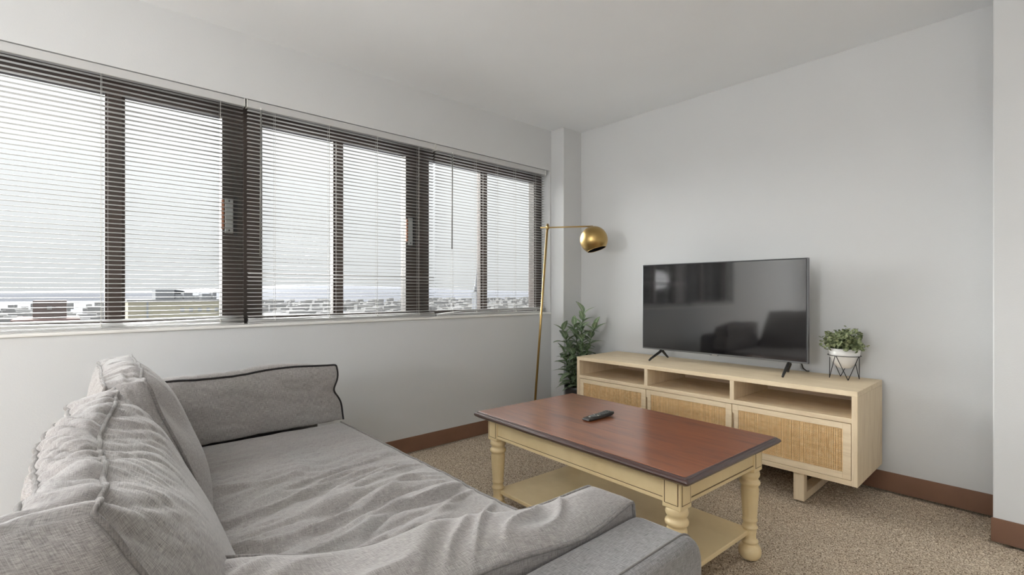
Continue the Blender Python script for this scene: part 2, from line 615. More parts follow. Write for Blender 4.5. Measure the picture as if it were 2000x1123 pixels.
def blind(label, y0, y1, ladders, wand=None, seed=0, odd=None, bottom=None, end_odd=None):
    rr = random.Random(seed)
    L = y1 - y0
    r = thing('venetian_blind', label, 'blind', (XB, y0, OZ0 + 0.012), 0, 'venetian blinds hung side by side across the window')
    Z0 = OZ0 + 0.012
    top = OZ1 - 0.003
    # headrail: U channel with a lip
    MB().box(-0.016, 0.016, 0.002, L - 0.002, top - 0.040 - Z0, top - Z0).build('headrail', M['headrail'], r, 0.003)
    MB().box(-0.017, 0.0185, -0.0015, 0.0015, top - 0.041 - Z0, top - Z0 + 0.001).build('headrail_end_cap', M['white'], r)
    MB().box(-0.017, 0.0185, L - 0.0025, L + 0.0005, top - 0.041 - Z0, top - Z0 + 0.001).build('headrail_end_cap', M['white'], r)
    me = slat_mesh(L - 0.008)
    pitch = 0.0213
    z = top - 0.051
    i = 0
    while z - Z0 > 0.056:
        o = link_obj('slat', me, None, r, (rr.uniform(-.0006, .0006), 0.004 + rr.uniform(-.001, .001), z - Z0))
        ry = rr.uniform(-0.05, 0.05)
        if odd and i in odd:
            ry += odd[i]
        rx = rr.uniform(-0.0007, 0.0007)
        if end_odd and i in end_odd:
            rx += end_odd[i]
        o.rotation_euler = (rx, ry, 0)
        z -= pitch
        i += 1
    # last slats slump on the sill
    for k, (zz, xx, ryk, rxk, sg, kk) in enumerate(bottom):
        o = link_obj('slat', slat_mesh(L - 0.008, sg, kk), None, r, (xx, 0.004, zz))
        o.rotation_euler = (rxk, ryk, 0)
    br = MB().box(-0.0125, 0.0125, 0, L - 0.006, 0, 0.008)
    for s in (0, L - 0.018):
        br.box(-0.0135, 0.0135, s, s + 0.012, -0.001, 0.009)
    br.build('bottom_rail', M['slat'], r, 0.002, loc=(0.006, 0.003, 0.002), rot=(0.0, 0.05, 0))
    for ly in ladders:
        c = MB()
        yy = ly - y0
        for xx in (-0.0135, 0.0135):
            c.tube([(xx, yy, top - 0.04 - Z0), (xx, yy, 0.010)], 0.0007, 5)
        c.tube([(0, yy + .004, top - 0.04 - Z0), (0, yy + .004, 0.008)], 0.0006, 5)
        c.build('ladder_cord', M['cord'], r)
        MB().tube([(0.017, yy - 0.003, 0.034), (0.019, yy, 0.024), (0.0195, yy + 0.002, 0.012)], [0.0016, 0.0024, 0.0012], 6).build('cord_end', M['cord'], r)
    if wand:
        wy, wz = wand
        MB().tube([(0.026, wy - y0, top - 0.045 - Z0), (0.027, wy - y0 - 0.004, wz - Z0)], 0.0042, 6).build('tilt_wand', M['wand'], r)
        MB().tube([(0.014, wy - y0, top - 0.030 - Z0), (0.026, wy - y0, top - 0.034 - Z0), (0.026, wy - y0, top - 0.050 - Z0)], 0.0025, 6).build('wand_hook', M['white'], r)
    return r


blind('left white venetian blind cut off by the photo edge, beside the wide dark post', -0.502, 0.688, [-0.37, 0.102, 0.575], None, 1,
      bottom=[(0.046, 0.004, 0.35, 0.0, 0.003, None), (0.034, 0.008, 0.45, -0.001, 0.006, (0.6, -0.004, 0.3)), (0.024, 0.010, 0.25, 0.001, 0.003, None), (0.0155, 0.010, 0.1, 0, 0.001, None)])
blind('middle white venetian blind with a tilt wand hanging at its left end', 0.700, 1.883, [0.84, 1.142, 1.45, 1.755], (0.765, 1.262), 2,
      odd={41: 0.30, 42: 0.28, 43: 0.12}, end_odd={46: -0.004},
      bottom=[(0.044, 0.006, 0.15, 0.002, 0.002, None), (0.032, 0.010, 0.3, -0.002, 0.002, (0.15, -0.006, 0.2)), (0.021, 0.012, 0.35, 0.001, 0.003, None), (0.0145, 0.010, 0.1, 0, 0.001, None)])
blind('right white venetian blind nearest the corner with a dark tilt wand in front', 1.890, 2.985, [2.035, 2.247, 2.457, 2.645, 2.87], (2.02, 1.375), 3,
      bottom=[(0.046, 0.004, 0.1, 0.001, 0.003, None), (0.034, 0.008, 0.2, 0.002, 0.001, (0.02, -0.02, 0.14)), (0.018, 0.010, 0.2, 0.012, 0.001, (0.0, -0.004, 0.2)), (0.0145, 0.010, 0.1, 0, 0.001, None)])


# ------------------------------------------------------------------ cushions
def nz(x, y, z):
    return noise.noise(Vector((x, y, z)))


def cushion(name, C, n, puff, parent, mat, wr=None, warp=None, smooth=2, round_e=0.0, pipes=(), pipe_r=0.004, pipe_mat=None, pw=4):
    """C[a][b][c] eight corners, n cells per axis, puff per axis (both sides or a pair), wr(a,b,c,face)->displacement along the normal"""
    C = np.array(C, dtype=float)
    na, nb, nc = n
    ids, prm = {}, []

    def vid(i, j, k):
        key = (i, j, k)
        if key not in ids:
            ids[key] = len(prm)
            prm.append((i / na, j / nb, k / nc))
        return ids[key]
    quads, uvs = [], []
    La = np.linalg.norm(C[1, 0, 0] - C[0, 0, 0]); Lb = np.linalg.norm(C[0, 1, 1] - C[0, 0, 1]); Lc = max(np.linalg.norm(C[0, 1, 1] - C[0, 1, 0]), np.linalg.norm(C[0, 0, 1] - C[0, 0, 0]))
    for side in (0, 1):
        for i in range(na):
            for j in range(nb):
                k = side * nc
                qd = [vid(i, j, k), vid(i + 1, j, k), vid(i + 1, j + 1, k), vid(i, j + 1, k)]
                uv = [(i / na * La, j / nb * Lb), ((i + 1) / na * La, j / nb * Lb), ((i + 1) / na * La, (j + 1) / nb * Lb), (i / na * La, (j + 1) / nb * Lb)]
                if side == 0:
                    qd = qd[::-1]; uv = uv[::-1]
                quads.append(qd); uvs += uv
        for i in range(na):
            for k in range(nc):
                j = side * nb
                qd = [vid(i, j, k), vid(i, j, k + 1), vid(i + 1, j, k + 1), vid(i + 1, j, k)]
                uv = [(i / na * La, k / nc * Lc), (i / na * La, (k + 1) / nc * Lc), ((i + 1) / na * La, (k + 1) / nc * Lc), ((i + 1) / na * La, k / nc * Lc)]
                if side == 0:
                    qd = qd[::-1]; uv = uv[::-1]
                quads.append(qd); uvs += uv
        for j in range(nb):
            for k in range(nc):
                i = side * na
                qd = [vid(i, j, k), vid(i, j + 1, k), vid(i, j + 1, k + 1), vid(i, j, k + 1)]
                uv = [(j / nb * Lb, k / nc * Lc), ((j + 1) / nb * Lb, k / nc * Lc), ((j + 1) / nb * Lb, (k + 1) / nc * Lc), (j / nb * Lb, (k + 1) / nc * Lc)]
                if side == 0:
                    qd = qd[::-1]; uv = uv[::-1]
                quads.append(qd); uvs += uv
    T = np.array(prm)
    a, b, c = T[:, 0:1], T[:, 1:2], T[:, 2:3]
    P = np.zeros((len(T), 3))
    for i in (0, 1):
        for j in (0, 1):
            for k in (0, 1):
                P += (a if i else 1 - a) * (b if j else 1 - b) * (c if k else 1 - c) * C[i, j, k]
    ea = (C[1] - C[0]).reshape(-1, 3).mean(0); eb = (C[:, 1] - C[:, 0]).reshape(-1, 3).mean(0); ec = (C[:, :, 1] - C[:, :, 0]).reshape(-1, 3).mean(0)
    nrm = lambda v: v / np.linalg.norm(v)
    n_a = nrm(np.cross(eb, ec)); n_b = nrm(np.cross(ec, ea)); n_c = nrm(np.cross(ea, eb))
    if n_a @ ea < 0: n_a = -n_a
    if n_b @ eb < 0: n_b = -n_b
    if n_c @ ec < 0: n_c = -n_c
    bl = lambda t: 1 - np.abs(2 * t - 1) ** pw
    for (t, u, v, nn, pf) in ((a, b, c, n_a, puff[0]), (b, a, c, n_b, puff[1]), (c, a, b, n_c, puff[2])):
        p0, p1 = (pf, pf) if not isinstance(pf, (tuple, list)) else pf
        amt = np.where(t > 0.999, p1, 0) - np.where(t < 0.001, p0, 0)
        P += nn * amt * bl(u) * bl(v)
    if warp:
        P = np.array([warp(P[i], *T[i]) for i in range(len(T))])
    quads = np.array(quads)
    if (np.cross(ea, eb) @ ec) < 0:
        quads = quads[:, ::-1]
        uvs = np.array(uvs).reshape(-1, 4, 2)[:, ::-1].reshape(-1, 2)

    def normals(P):
        fn = np.cross(P[quads[:, 2]] - P[quads[:, 0]], P[quads[:, 3]] - P[quads[:, 1]])
        N = np.zeros_like(P)
        for q_ in range(4):
            np.add.at(N, quads[:, q_], fn)
        return N / np.maximum(np.linalg.norm(N, axis=1, keepdims=True), 1e-9)
    for _ in range(smooth):
        acc = np.zeros_like(P); cnt = np.zeros((len(P), 1))
        for q_ in range(4):
            for d_ in (1, 3):
                np.add.at(acc, quads[:, q_], P[quads[:, (q_ + d_) % 4]])
                np.add.at(cnt, quads[:, q_], 1.0)
        P = 0.5 * P + 0.5 * acc / cnt
    N = normals(P)
    if wr:
        d = np.array([wr(T[i][0], T[i][1], T[i][2], P[i]) for i in range(len(T))])[:, None]
        P = P + N * d
        N = normals(P)
    me = np_mesh(name, P, quads, True, uvs)
    o = link_obj(name, me, mat, parent)
    for (fixed_axis, path) in pipes:
        loop = []
        for (p0, p1) in zip(path[:-1], path[1:]):
            steps = max(abs(p1[0] - p0[0]) * na, abs(p1[1] - p0[1]) * nb, abs(p1[2] - p0[2]) * nc)
            steps = int(round(steps))
            for s in range(steps):
                t = s / steps
                loop.append((round((p0[0] + (p1[0] - p0[0]) * t) * na), round((p0[1] + (p1[1] - p0[1]) * t) * nb), round((p0[2] + (p1[2] - p0[2]) * t) * nc)))
        lp = path[-1]
        loop.append((round(lp[0] * na), round(lp[1] * nb), round(lp[2] * nc)))
        pts = np.array([P[ids[l_]] + N[ids[l_]] * (pipe_r * 0.5) for l_ in loop])
        for _ in range(3):
            pts[1:-1] = 0.5 * pts[1:-1] + 0.25 * (pts[:-2] + pts[2:])
        pts = [Vector(p_) for p_ in pts]
        pt = MB().tube(pts, pipe_r, 8)
        po = pt.build('piping', pipe_mat or M['piping'], o)
        ul = po.data.uv_layers.new(name='UVMap')
        for li, lo in enumerate(po.data.loops):
            v = po.data.vertices[lo.vertex_index].co
            ul.data[li].uv = (v.x + v.z, v.y)
    return o


def creases(u, v, seed, fr=16, thin=0.35):
    """sharp folds that vary along u and run along v"""
    s = nz(u * fr + 2.2 * nz(u * 2, v * 2.5, seed + 3), v * 1.6, seed)
    s2 = nz(u * fr * 2.1 + 1.7 * nz(u * 3, v * 4, seed + 9), v * 2.6, seed + 5)
    r = 1 - min(1, abs(s) / thin)
    r2 = 1 - min(1, abs(s2) / thin)
    return -(r ** 1.6) * 0.7 - (r2 ** 1.6) * 0.35


sofa = thing('sofa', 'grey linen sofa with loose back cushions and piped side bolsters facing the television', 'sofa', (-1.55, 0.45, 0))
SO = Vector((-1.55, 0.45, 0))


def uvbox(o, s=1.0):
    me = o.data
    ul = me.uv_layers.new(name='UVMap')
    for p in me.polygons:
        nn = p.normal
        for li in p.loop_indices:
            v = me.vertices[me.loops[li].vertex_index].co
            if abs(nn.z) > 0.6:
                ul.data[li].uv = (v.x * s, v.y * s)
            elif abs(nn.x) > 0.6:
                ul.data[li].uv = (v.y * s, v.z * s)
            else:
                ul.data[li].uv = (v.x * s, v.z * s)
    return o


def spart(name, ext, mat, bevel=0.02, seg=4):
    return uvbox(box_part(name, ext, mat, sofa_in, bevel, seg))


sofa_in = sofa
# geometry below is given in room coordinates, so each part is shifted back by the sofa's own origin
_before = set(bpy.data.objects)
spart('seat_base', (-2.50, -0.58, -0.04, 0.92, 0.07, 0.305), M['fabric_arm'])
spart('back_frame', (-2.62, -0.462, -0.025, 0.05, 0.07, 0.52), M['fabric_arm'], 0.03)


def arm(x0, x1, name='arm'):
    # rounded upholstered arm: profile in YZ with a generous front radius
    pts = []
    r = 0.06
    y0, y1, z0, z1 = -0.025, 0.928, 0.07, 0.600
    pts = [(y0, z0), (y1, z0)]
    for k in range(7):
        a_ = k / 6 * PI / 2
        pts.append((y1 - r + r * math.cos(a_), z1 - r + r * math.sin(a_)))
    for k in range(5):
        a_ = PI / 2 + k / 4 * PI / 2
        pts.append((y0 + 0.04 + 0.04 * math.cos(a_), z1 - 0.04 + 0.04 * math.sin(a_)))
    o = MB().prism(pts, x0, x1, 'x').build(name, M['fabric_arm'], sofa_in, 0.018, 4)
    uvbox(o)
    for xx in ((x1 - 0.022,) if x0 > -1 else (x0 + 0.022,)):
        path = [(xx, y1 + 0.001, z0 + 0.02)] + [(xx, y1 - r + (r + .001) * math.cos(k / 10 * PI / 2), z1 - r + (r + .001) * math.sin(k / 10 * PI / 2)) for k in range(11)] + [(xx, y0 + 0.05, z1 + 0.001)]
        s_ = MB().tube(path, 0.0021, 6).build('seam', M['piping'], o)
        ul = s_.data.uv_layers.new(name='UVMap')
    return o


arm(-0.600, -0.462)
arm(-2.62, -2.482)
for (lx, ly) in ((-2.56, -0.03), (-2.56, 0.86), (-0.53, -0.03), (-0.53, 0.86)):
    MB().lathe([(0.018, 0.0), (0.026, 0.07)], 16, lx, ly).build('leg', M['black_plastic'], sofa_in)


def seat_wr(a, b, c, P):
    x, y, z = P
    if b < 0.6:
        return 0.0
    # folds run from the back to the front edge, strongest near the middle and right
    amp = min(1, max(0.12, (x + 2.15) / 0.75)) * min(1, max(0.0, (0.97 - y) / 0.10)) * 1.0
    xx = x + 0.12 * (y - 0.5) * (1.0 + 1.2 * nz(x * 1.7, y * 1.5, 4))
    big = 0.010 * nz(xx * 6.0, y * 1.5, 1.3) + 0.006 * nz(xx * 3, y * 3, 5.2)
    s = nz(xx * 9 + 0.8 * nz(x * 5, y * 3, 8.0), y * 1.7, 2.0)
    fold = (1 - min(1, abs(s) / 0.30)) ** 1.8
    s2 = nz(xx * 17 + 1.2 * nz(x * 4, y * 5, 11.0), y * 3.0 + 2, 6.0)
    fold2 = (1 - min(1, abs(s2) / 0.28)) ** 1.8
    return amp * (2.0 * big + 0.021 * fold - 0.010 * fold2) + 0.0015 * nz(x * 30, y * 30, 1)


def seat_warp(P, a, b, c):
    return P


seat = cushion('seat_cushion', [[[(-2.315, 0.0, 0.30), (-2.315, 0.955, 0.30)], [(-2.315, 0.0, 0.44), (-2.315, 0.972, 0.442)]],
                                [[(-0.60, 0.0, 0.30), (-0.60, 0.94, 0.30)], [(-0.60, 0.0, 0.44), (-0.60, 0.945, 0.440)]]],
               (190, 16, 106), (0.005, (0.0, 0.016), (0, 0.02)), sofa_in, M['fabric'], wr=seat_wr, smooth=2,
               pipes=[('b', [(0, 1, 1), (1, 1, 1)]), ('b', [(0, 0, 1), (1, 0, 1)])], pipe_r=0.0038, pw=6)


def fold_near(a, b, c, P):
    # creases across the top gusset and fanning down the front panel from the seam
    top = 1.0 if b > 0.98 else max(0.0, 1 - (1 - b) / 0.42) ** 1.3
    lower = 0.25
    k = creases(a * 0.8 + 0.10 * (1 - b), (c * 0.3 if b > 0.98 else 0.3 + (1 - b) * 1.2), 3.0, 14)
    g = 0.012 * nz(a * 2.5, b * 2.5, c * 1.5 + 2)
    edge = 1.0 if b > 0.98 else 1.0
    return k * 0.014 * (top * edge) + g * 0.6 + lower * 0.002 * nz(a * 9, b * 7, c * 3)


def near_warp(P, a, b, c):
    P = P.copy()
    # seam wanders a little, near end corner is pinched
    if b > 0.6:
        P[1] += 0.008 * math.sin(a * 9) * (b - 0.6) / 0.4
        P[2] += 0.010 * math.sin(a * 6 + 1) * (b - 0.6) / 0.4
        P[1] -= 0.040 * (max(0.0, a - 0.82) / 0.18) ** 2 * (1 - c) * (b - 0.6) / 0.4
    return P


loop_c1 = [(0, 0, 1), (0, 1, 1), (1, 1, 1), (1, 0, 1)]
loop_c0 = [(0, 0, 0), (0, 1, 0), (1, 1, 0), (1, 0, 0)]
cushion('back_cushion', [[[(-1.46, 0.03, 0.44), (-1.46, 0.235, 0.44)], [(-1.41, -0.012, 0.822), (-1.42, 0.072, 0.848)]],
                         [[(-0.66, 0.00, 0.44), (-0.66, 0.215, 0.44)], [(-0.655, -0.058, 0.845), (-0.668, 0.018, 0.840)]]],
        (130, 70, 16), ((0.0, 0.03), (0.01, 0.016), (0.018, 0.062)), sofa_in, M['fabric'], wr=fold_near, warp=near_warp, smooth=3,
        pipes=[('c', loop_c1), ('c', loop_c0)], pipe_r=0.0034)


def fold_far(a, b, c, P):
    top = 1.0 if b > 0.98 else max(0.0, 1 - (1 - b) / 0.35) ** 1.3
    k = creases(a * 0.8, (c * 0.3 if b > 0.98 else 0.3 + (1 - b) * 1.2), 8.0, 12)
    g = 0.012 * nz(a * 2.5, b * 2.5, c * 1.5 + 6)
    dent = -0.03 * math.exp(-((a - 0.86) / 0.10) ** 2 - ((b - 0.80) / 0.22) ** 2) if c > 0.5 else 0
    return k * 0.010 * top + g * 0.6 + dent


cushion('back_cushion', [[[(-2.26, 0.05, 0.44), (-2.26, 0.29, 0.44)], [(-2.17, 0.068, 0.835), (-2.18, 0.158, 0.850)]],
                         [[(-1.46, 0.05, 0.44), (-1.46, 0.285, 0.44)], [(-1.49, 0.055, 0.850), (-1.50, 0.140, 0.856)]]],
        (96, 56, 14), ((0.02, 0.02), (0.01, 0.012), (0.03, 0.058)), sofa_in, M['fabric'], wr=fold_far, smooth=3,
        pipes=[('c', loop_c1), ('c', loop_c0)], pipe_r=0.004)


def bol_far_warp(P, a, b, c):
    P = P.copy()
    if b > 0.5:
        P[2] += 0.006 * math.sin(a * 11) * (b - .5) * 2
    # nipped front end
    t = max(0, (a - 0.85) / 0.15)
    P[1] -= 0.035 * t * math.exp(-((b - 0.55) / 0.16) ** 2)
    return P


def bol_wr(a, b, c, P):
    s = nz(P[1] * 6, P[2] * 16 + 1.5 * P[1], 7.7)
    return 0.004 * s + 0.006 * nz(P[1] * 3, P[2] * 5, 1.1) - 0.003 * (1 - min(1, abs(nz(P[1] * 9, P[2] * 20, 3.3)) / 0.3)) ** 2


cushion('side_bolster', [[[(-2.47, 0.12, 0.45), (-2.31, 0.12, 0.445)], [(-2.46, 0.12, 0.69), (-2.315, 0.12, 0.712)]],
                         [[(-2.47, 0.95, 0.45), (-2.305, 0.985, 0.45)], [(-2.45, 0.93, 0.70), (-2.318, 0.955, 0.727)]]],
        (110, 34, 18), ((0.0, 0.01), (0.0, 0.024), (0.01, 0.02)), sofa_in, M['fabric'], wr=bol_wr, warp=bol_far_warp, smooth=2,
        pipes=[('c', [(0, 1, 1), (1, 1, 1), (1, 0, 1)])], pipe_r=0.0042, pipe_mat=M['piping_dark'])


def bol_near_warp(P, a, b, c):
    P = P.copy()
    if b > 0.5:
        w_ = (b - .5) * 2
        P[2] -= 0.030 * math.sin(PI * min(1, max(0, a))) * w_ * (1 - 0.5 * c)
        P[2] += 0.006 * math.sin(a * 13 + 1) * w_
        P[0] += 0.010 * math.sin(a * 8 + 2 * c) * w_
    return P


def bol_near_wr(a, b, c, P):
    if b > 0.95:
        # diagonal folds over the top
        u = P[1] * 1.0 + P[0] * 1.4
        s = nz(u * 9 + nz(P[0] * 6, P[1] * 6, 2.0), P[1] * 2.5, 5.5)
        e = min(1, 4 * c) * min(1, 4 * (1 - c))
        return e * (0.011 * nz(u * 6, P[1] * 3, 3) + 0.010 * (1 - min(1, abs(s) / 0.3)) ** 1.7)
    return 0.003 * nz(P[1] * 6, P[2] * 9, P[0] * 6)


cushion('side_bolster', [[[(-0.84, 0.17, 0.45), (-0.62, 0.17, 0.45)], [(-0.855, 0.135, 0.668), (-0.625, 0.17, 0.636)]],
                         [[(-0.69, 0.87, 0.45), (-0.605, 0.90, 0.45)], [(-0.690, 0.85, 0.640), (-0.600, 0.895, 0.618)]]],
        (120, 24, 34), ((0.0, 0.012), (0.0, 0.024), (0.008, 0.0)), sofa_in, M['fabric'], wr=bol_near_wr, warp=bol_near_warp, smooth=2,
        pipes=[('c', [(0, 0, 0), (0, 1, 0), (1, 1, 0), (1, 0, 0)]), ('c', [(0, 0, 1), (0, 1, 1), (1, 1, 1), (1, 0, 1)])], pipe_r=0.004)
for o in set(bpy.data.objects) - _before:
    if o.parent is sofa:
        o.location = -SO

# ------------------------------------------------------------------ coffee table
TZ = 0.490
tbl = thing('coffee_table', 'low coffee table with glossy red-brown top and cream turned legs before the sofa', 'table', (-1.313, 1.783, 0), math.radians(-2.2))
TL, TW = 0.570, 0.350                    # half sizes of the top


def ring_profile(hl, hw, prof, r=0.006, nseg=3):
    """stack of rounded rectangles: prof = [(inset, z)]"""
    m_ = MB()
    vs, fs = [], []
    cnt = 4 * (nseg + 1)
    for (ins, z) in prof:
        L_, W_ = hl - ins, hw - ins
        for (sx, sy, a0) in ((1, 1, 0), (-1, 1, PI / 2), (-1, -1, PI), (1, -1, 1.5 * PI)):
            for k in range(nseg + 1):
                a_ = a0 + k / nseg * PI / 2
                vs.append((sx * (L_ - r) + r * math.cos(a_), sy * (W_ - r) + r * math.sin(a_), z))
    for j in range(len(prof) - 1):
        for k in range(cnt):
            fs.append((j * cnt + k, j * cnt + (k + 1) % cnt, (j + 1) * cnt + (k + 1) % cnt, (j + 1) * cnt + k))
    fs.append(tuple(range(cnt))[::-1])
    fs.append(tuple((len(prof) - 1) * cnt + k for k in range(cnt)))
    m_.add(vs, fs)
    return m_


ep = [(0.016, TZ - 0.030), (0.012, TZ - 0.027), (0.006, TZ - 0.024), (0.0015, TZ - 0.019), (0.0, TZ - 0.014), (0.002, TZ - 0.009), (0.008, TZ - 0.006), (0.010, TZ - 0.006), (0.011, TZ - 0.003), (0.018, TZ - 0.0015)]
ring_profile(TL, TW, ep, 0.008, 4).build('top_edge', M['edge'], tbl)
ring_profile(TL - 0.018, TW - 0.018, [(0.0, TZ - 0.004), (0.0, TZ - 0.001), (0.001, TZ)], 0.004, 3).build('tabletop', M['mahogany'], tbl)
AX, AY = TL - 0.055, TW - 0.050          # apron faces
AB = 0.372
for (n_, e_) in (('apron', (-AX + 0.06, AX - 0.06, -AY + 0.006, -AY + 0.024, AB, TZ - 0.030)), ('apron', (-AX + 0.06, AX - 0.06, AY - 0.024, AY - 0.006, AB, TZ - 0.030)),
                 ('apron', (-AX + 0.006, -AX + 0.024, -AY + 0.06, AY - 0.06, AB, TZ - 0.030)), ('apron', (AX - 0.024, AX - 0.006, -AY + 0.06, AY - 0.06, AB, TZ - 0.030))):
    ap = MB().box(*e_).build(n_, M['cream'], tbl, 0.001)
    x0, x1, y0, y1 = e_[:4]
    if x1 - x0 > y1 - y0:
        s = -1 if y0 < 0 else 1
        yo = y0 if s < 0 else y1
        MB().box(x0, x1, min(yo, yo + s * 0.004), max(yo, yo + s * 0.004), AB, AB + 0.012).build('bead', M['cream'], ap, 0.0015)
        MB().box(x0, x1, min(yo, yo + s * 0.0006), max(yo, yo + s * 0.0006), AB + 0.012, AB + 0.0140).build('glaze_line', M['glaze'], ap)
    else:
        s = -1 if x0 < 0 else 1
        xo = x0 if s < 0 else x1
        MB().box(min(xo, xo + s * 0.004), max(xo, xo + s * 0.004), y0, y1, AB, AB + 0.012).build('bead', M['cream'], ap, 0.0015)
        MB().box(min(xo, xo + s * 0.0006), max(xo, xo + s * 0.0006), y0, y1, AB + 0.012, AB + 0.0140).build('glaze_line', M['glaze'], ap)
BB = 0.357
leg_prof = [(0.020, -0.002), (0.033, 0.004), (0.041, 0.016), (0.043, 0.030), (0.041, 0.044), (0.034, 0.056), (0.027, 0.060), (0.026, 0.064), (0.031, 0.068), (0.031, 0.074), (0.026, 0.078),
            (0.023, 0.086), (0.0235, 0.100), (0.026, 0.116), (0.025, 0.120), (0.030, 0.125), (0.030, 0.130), (0.026, 0.135), (0.0255, 0.142), (0.0255, 0.150), (0.029, 0.154), (0.029, 0.159), (0.026, 0.164),
            (0.0275, 0.175), (0.030, 0.215), (0.0325, 0.255), (0.034, 0.280), (0.0315, 0.289), (0.031, 0.294), (0.037, 0.300), (0.039, 0.307), (0.037, 0.314), (0.032, 0.318), (0.031, 0.326), (0.036, 0.333), (0.038, 0.341), (0.036, 0.349), (0.034, BB)]
leg_me = MB().lathe(leg_prof, 48, flute=(0.17, 0.275, 0.0011)).mesh('leg')
blk_me = MB().box(-0.034, 0.034, -0.034, 0.034, BB, TZ - 0.030).mesh('corner_block')
pan = MB()
for ang in range(4):
    R4 = Matrix.Rotation(ang * PI / 2, 4, 'Z')
    y_ = -0.0346
    for (a0, a1, z0, z1) in ((-0.026, 0.026, 0.372, 0.3735), (-0.026, 0.026, 0.4515, 0.453), (-0.026, -0.0238, 0.372, 0.453), (0.0238, 0.026, 0.372, 0.453)):
        pan.box(a0, a1, y_, y_ + 0.002, z0, z1, R4)
pan_me = pan.mesh('glaze_line')
inner = MB()
for ang in range(4):
    R4 = Matrix.Rotation(ang * PI / 2, 4, 'Z')
    inner.box(-0.0222, 0.0222, -0.0358, -0.030, 0.3755, 0.4495, R4)
inner_me = inner.mesh('raised_panel')
for (sx, sy) in ((1, 1), (1, -1), (-1, 1), (-1, -1)):
    px, py = sx * (AX - 0.034), sy * (AY - 0.034)
    lg = link_obj('leg', leg_me, M['cream'], tbl, (px, py, 0))
    b_ = link_obj('corner_block', blk_me, M['cream'], tbl, (px, py, 0))
    md = b_.modifiers.new('bevel', 'BEVEL'); md.width = 0.0025; md.segments = 2
    link_obj('glaze_line', pan_me, M['glaze'], b_)
    ip = link_obj('raised_panel', inner_me, M['cream'], b_)
SHX, SHY = AX - 0.030, AY - 0.030
MB().box(-SHX, SHX, -SHY, SHY, 0.100, 0.118).build('shelf', M['cream'], tbl, 0.003, 3)

# ------------------------------------------------------------------ remote control on the table
rem = thing('remote_control', 'black remote control lying on the coffee table top', 'remote', (-1.405, 1.803, TZ), math.radians(-3.0))
body = []
rl, rw = 0.088, 0.021
prof = [(-rl, 0.003, 0.008), (-rl + 0.006, 0.001, 0.012), (-rl * 0.5, 0.0, 0.015), (0.2 * rl, 0.001, 0.017), (rl - 0.012, 0.004, 0.022), (rl, 0.008, 0.020)]
b_ = MB()
vs, fs = [], []
for (yy, zb, zt) in prof:
    ww = rw * (0.93 if abs(yy) > rl - 0.01 else 1.0)
    vs += [(-ww * 0.85, yy, zb), (ww * 0.85, yy, zb), (ww, yy, (zb + zt) / 2), (ww * 0.92, yy, zt), (-ww * 0.92, yy, zt), (-ww, yy, (zb + zt) / 2)]
for j in range(len(prof) - 1):
    for k in range(6):
        fs.append((j * 6 + k, j * 6 + (k + 1) % 6, (j + 1) * 6 + (k + 1) % 6, (j + 1) * 6 + k))
fs.append((5, 4, 3, 2, 1, 0)); fs.append(tuple((len(prof) - 1) * 6 + k for k in range(6)))
b_.add(vs, fs)
b_.build('body', M['black_plastic'], rem, 0.0015, 2)


def topz(y):
    for p0, p1 in zip(prof[:-1], prof[1:]):
        if p0[0] <= y <= p1[0]:
            t = (y - p0[0]) / (p1[0] - p0[0])
            return p0[2] + (p1[2] - p0[2]) * t
    return 0.02


MB().box(-0.0195, 0.0195, -rl - 0.0012, -rl + 0.003, 0.004, 0.0095).build('end_strip', M['silver'], rem, 0.001)
btn = MB().box(-0.0038, 0.0038, -0.003, 0.003, -0.001, 0.0018).mesh('button')
for r_ in range(8):
    for c_ in range(3):
        yy = 0.068 - r_ * 0.0145
        if r_ == 4 and c_ != 1:
            continue
        link_obj('button', btn, M['button'], rem, ((c_ - 1) * 0.0115, yy, topz(yy)))
yy = 0.068 - 4 * 0.0145
MB().lathe([(0.0145, 0), (0.0145, 0.0015), (0.0120, 0.0022)], 20).build('navigation_pad', M['button'], rem, loc=(0, -0.040, topz(-0.040)))
btn2 = MB().box(-0.0048, 0.0048, -0.0026, 0.0026, -0.001, 0.0021).mesh('button')
for (bx, by) in ((-0.0115, -0.018), (0.0115, -0.018), (0.0, -0.060)):
    link_obj('button', btn2, M['button_light'], rem, (bx, by, topz(by)))

# ------------------------------------------------------------------ tv stand
SX0, SX1, SY0, SY1 = -2.345, -0.622, 2.755, 3.245
SZ0, SZ1 = 0.145, 0.597
st = thing('tv_stand', 'long pale oak media console with three cane doors against the far wall', 'media console', ((SX0 + SX1) / 2, (SY0 + SY1) / 2, 0))
so = Vector(((SX0 + SX1) / 2, (SY0 + SY1) / 2, 0))


def sp(name, x0, x1, y0, y1, z0, z1, mat, parent=None, bevel=0.0015):
    return MB().box(x0 - so.x, x1 - so.x, y0 - so.y, y1 - so.y, z0, z1).build(name, mat, parent or st, bevel)


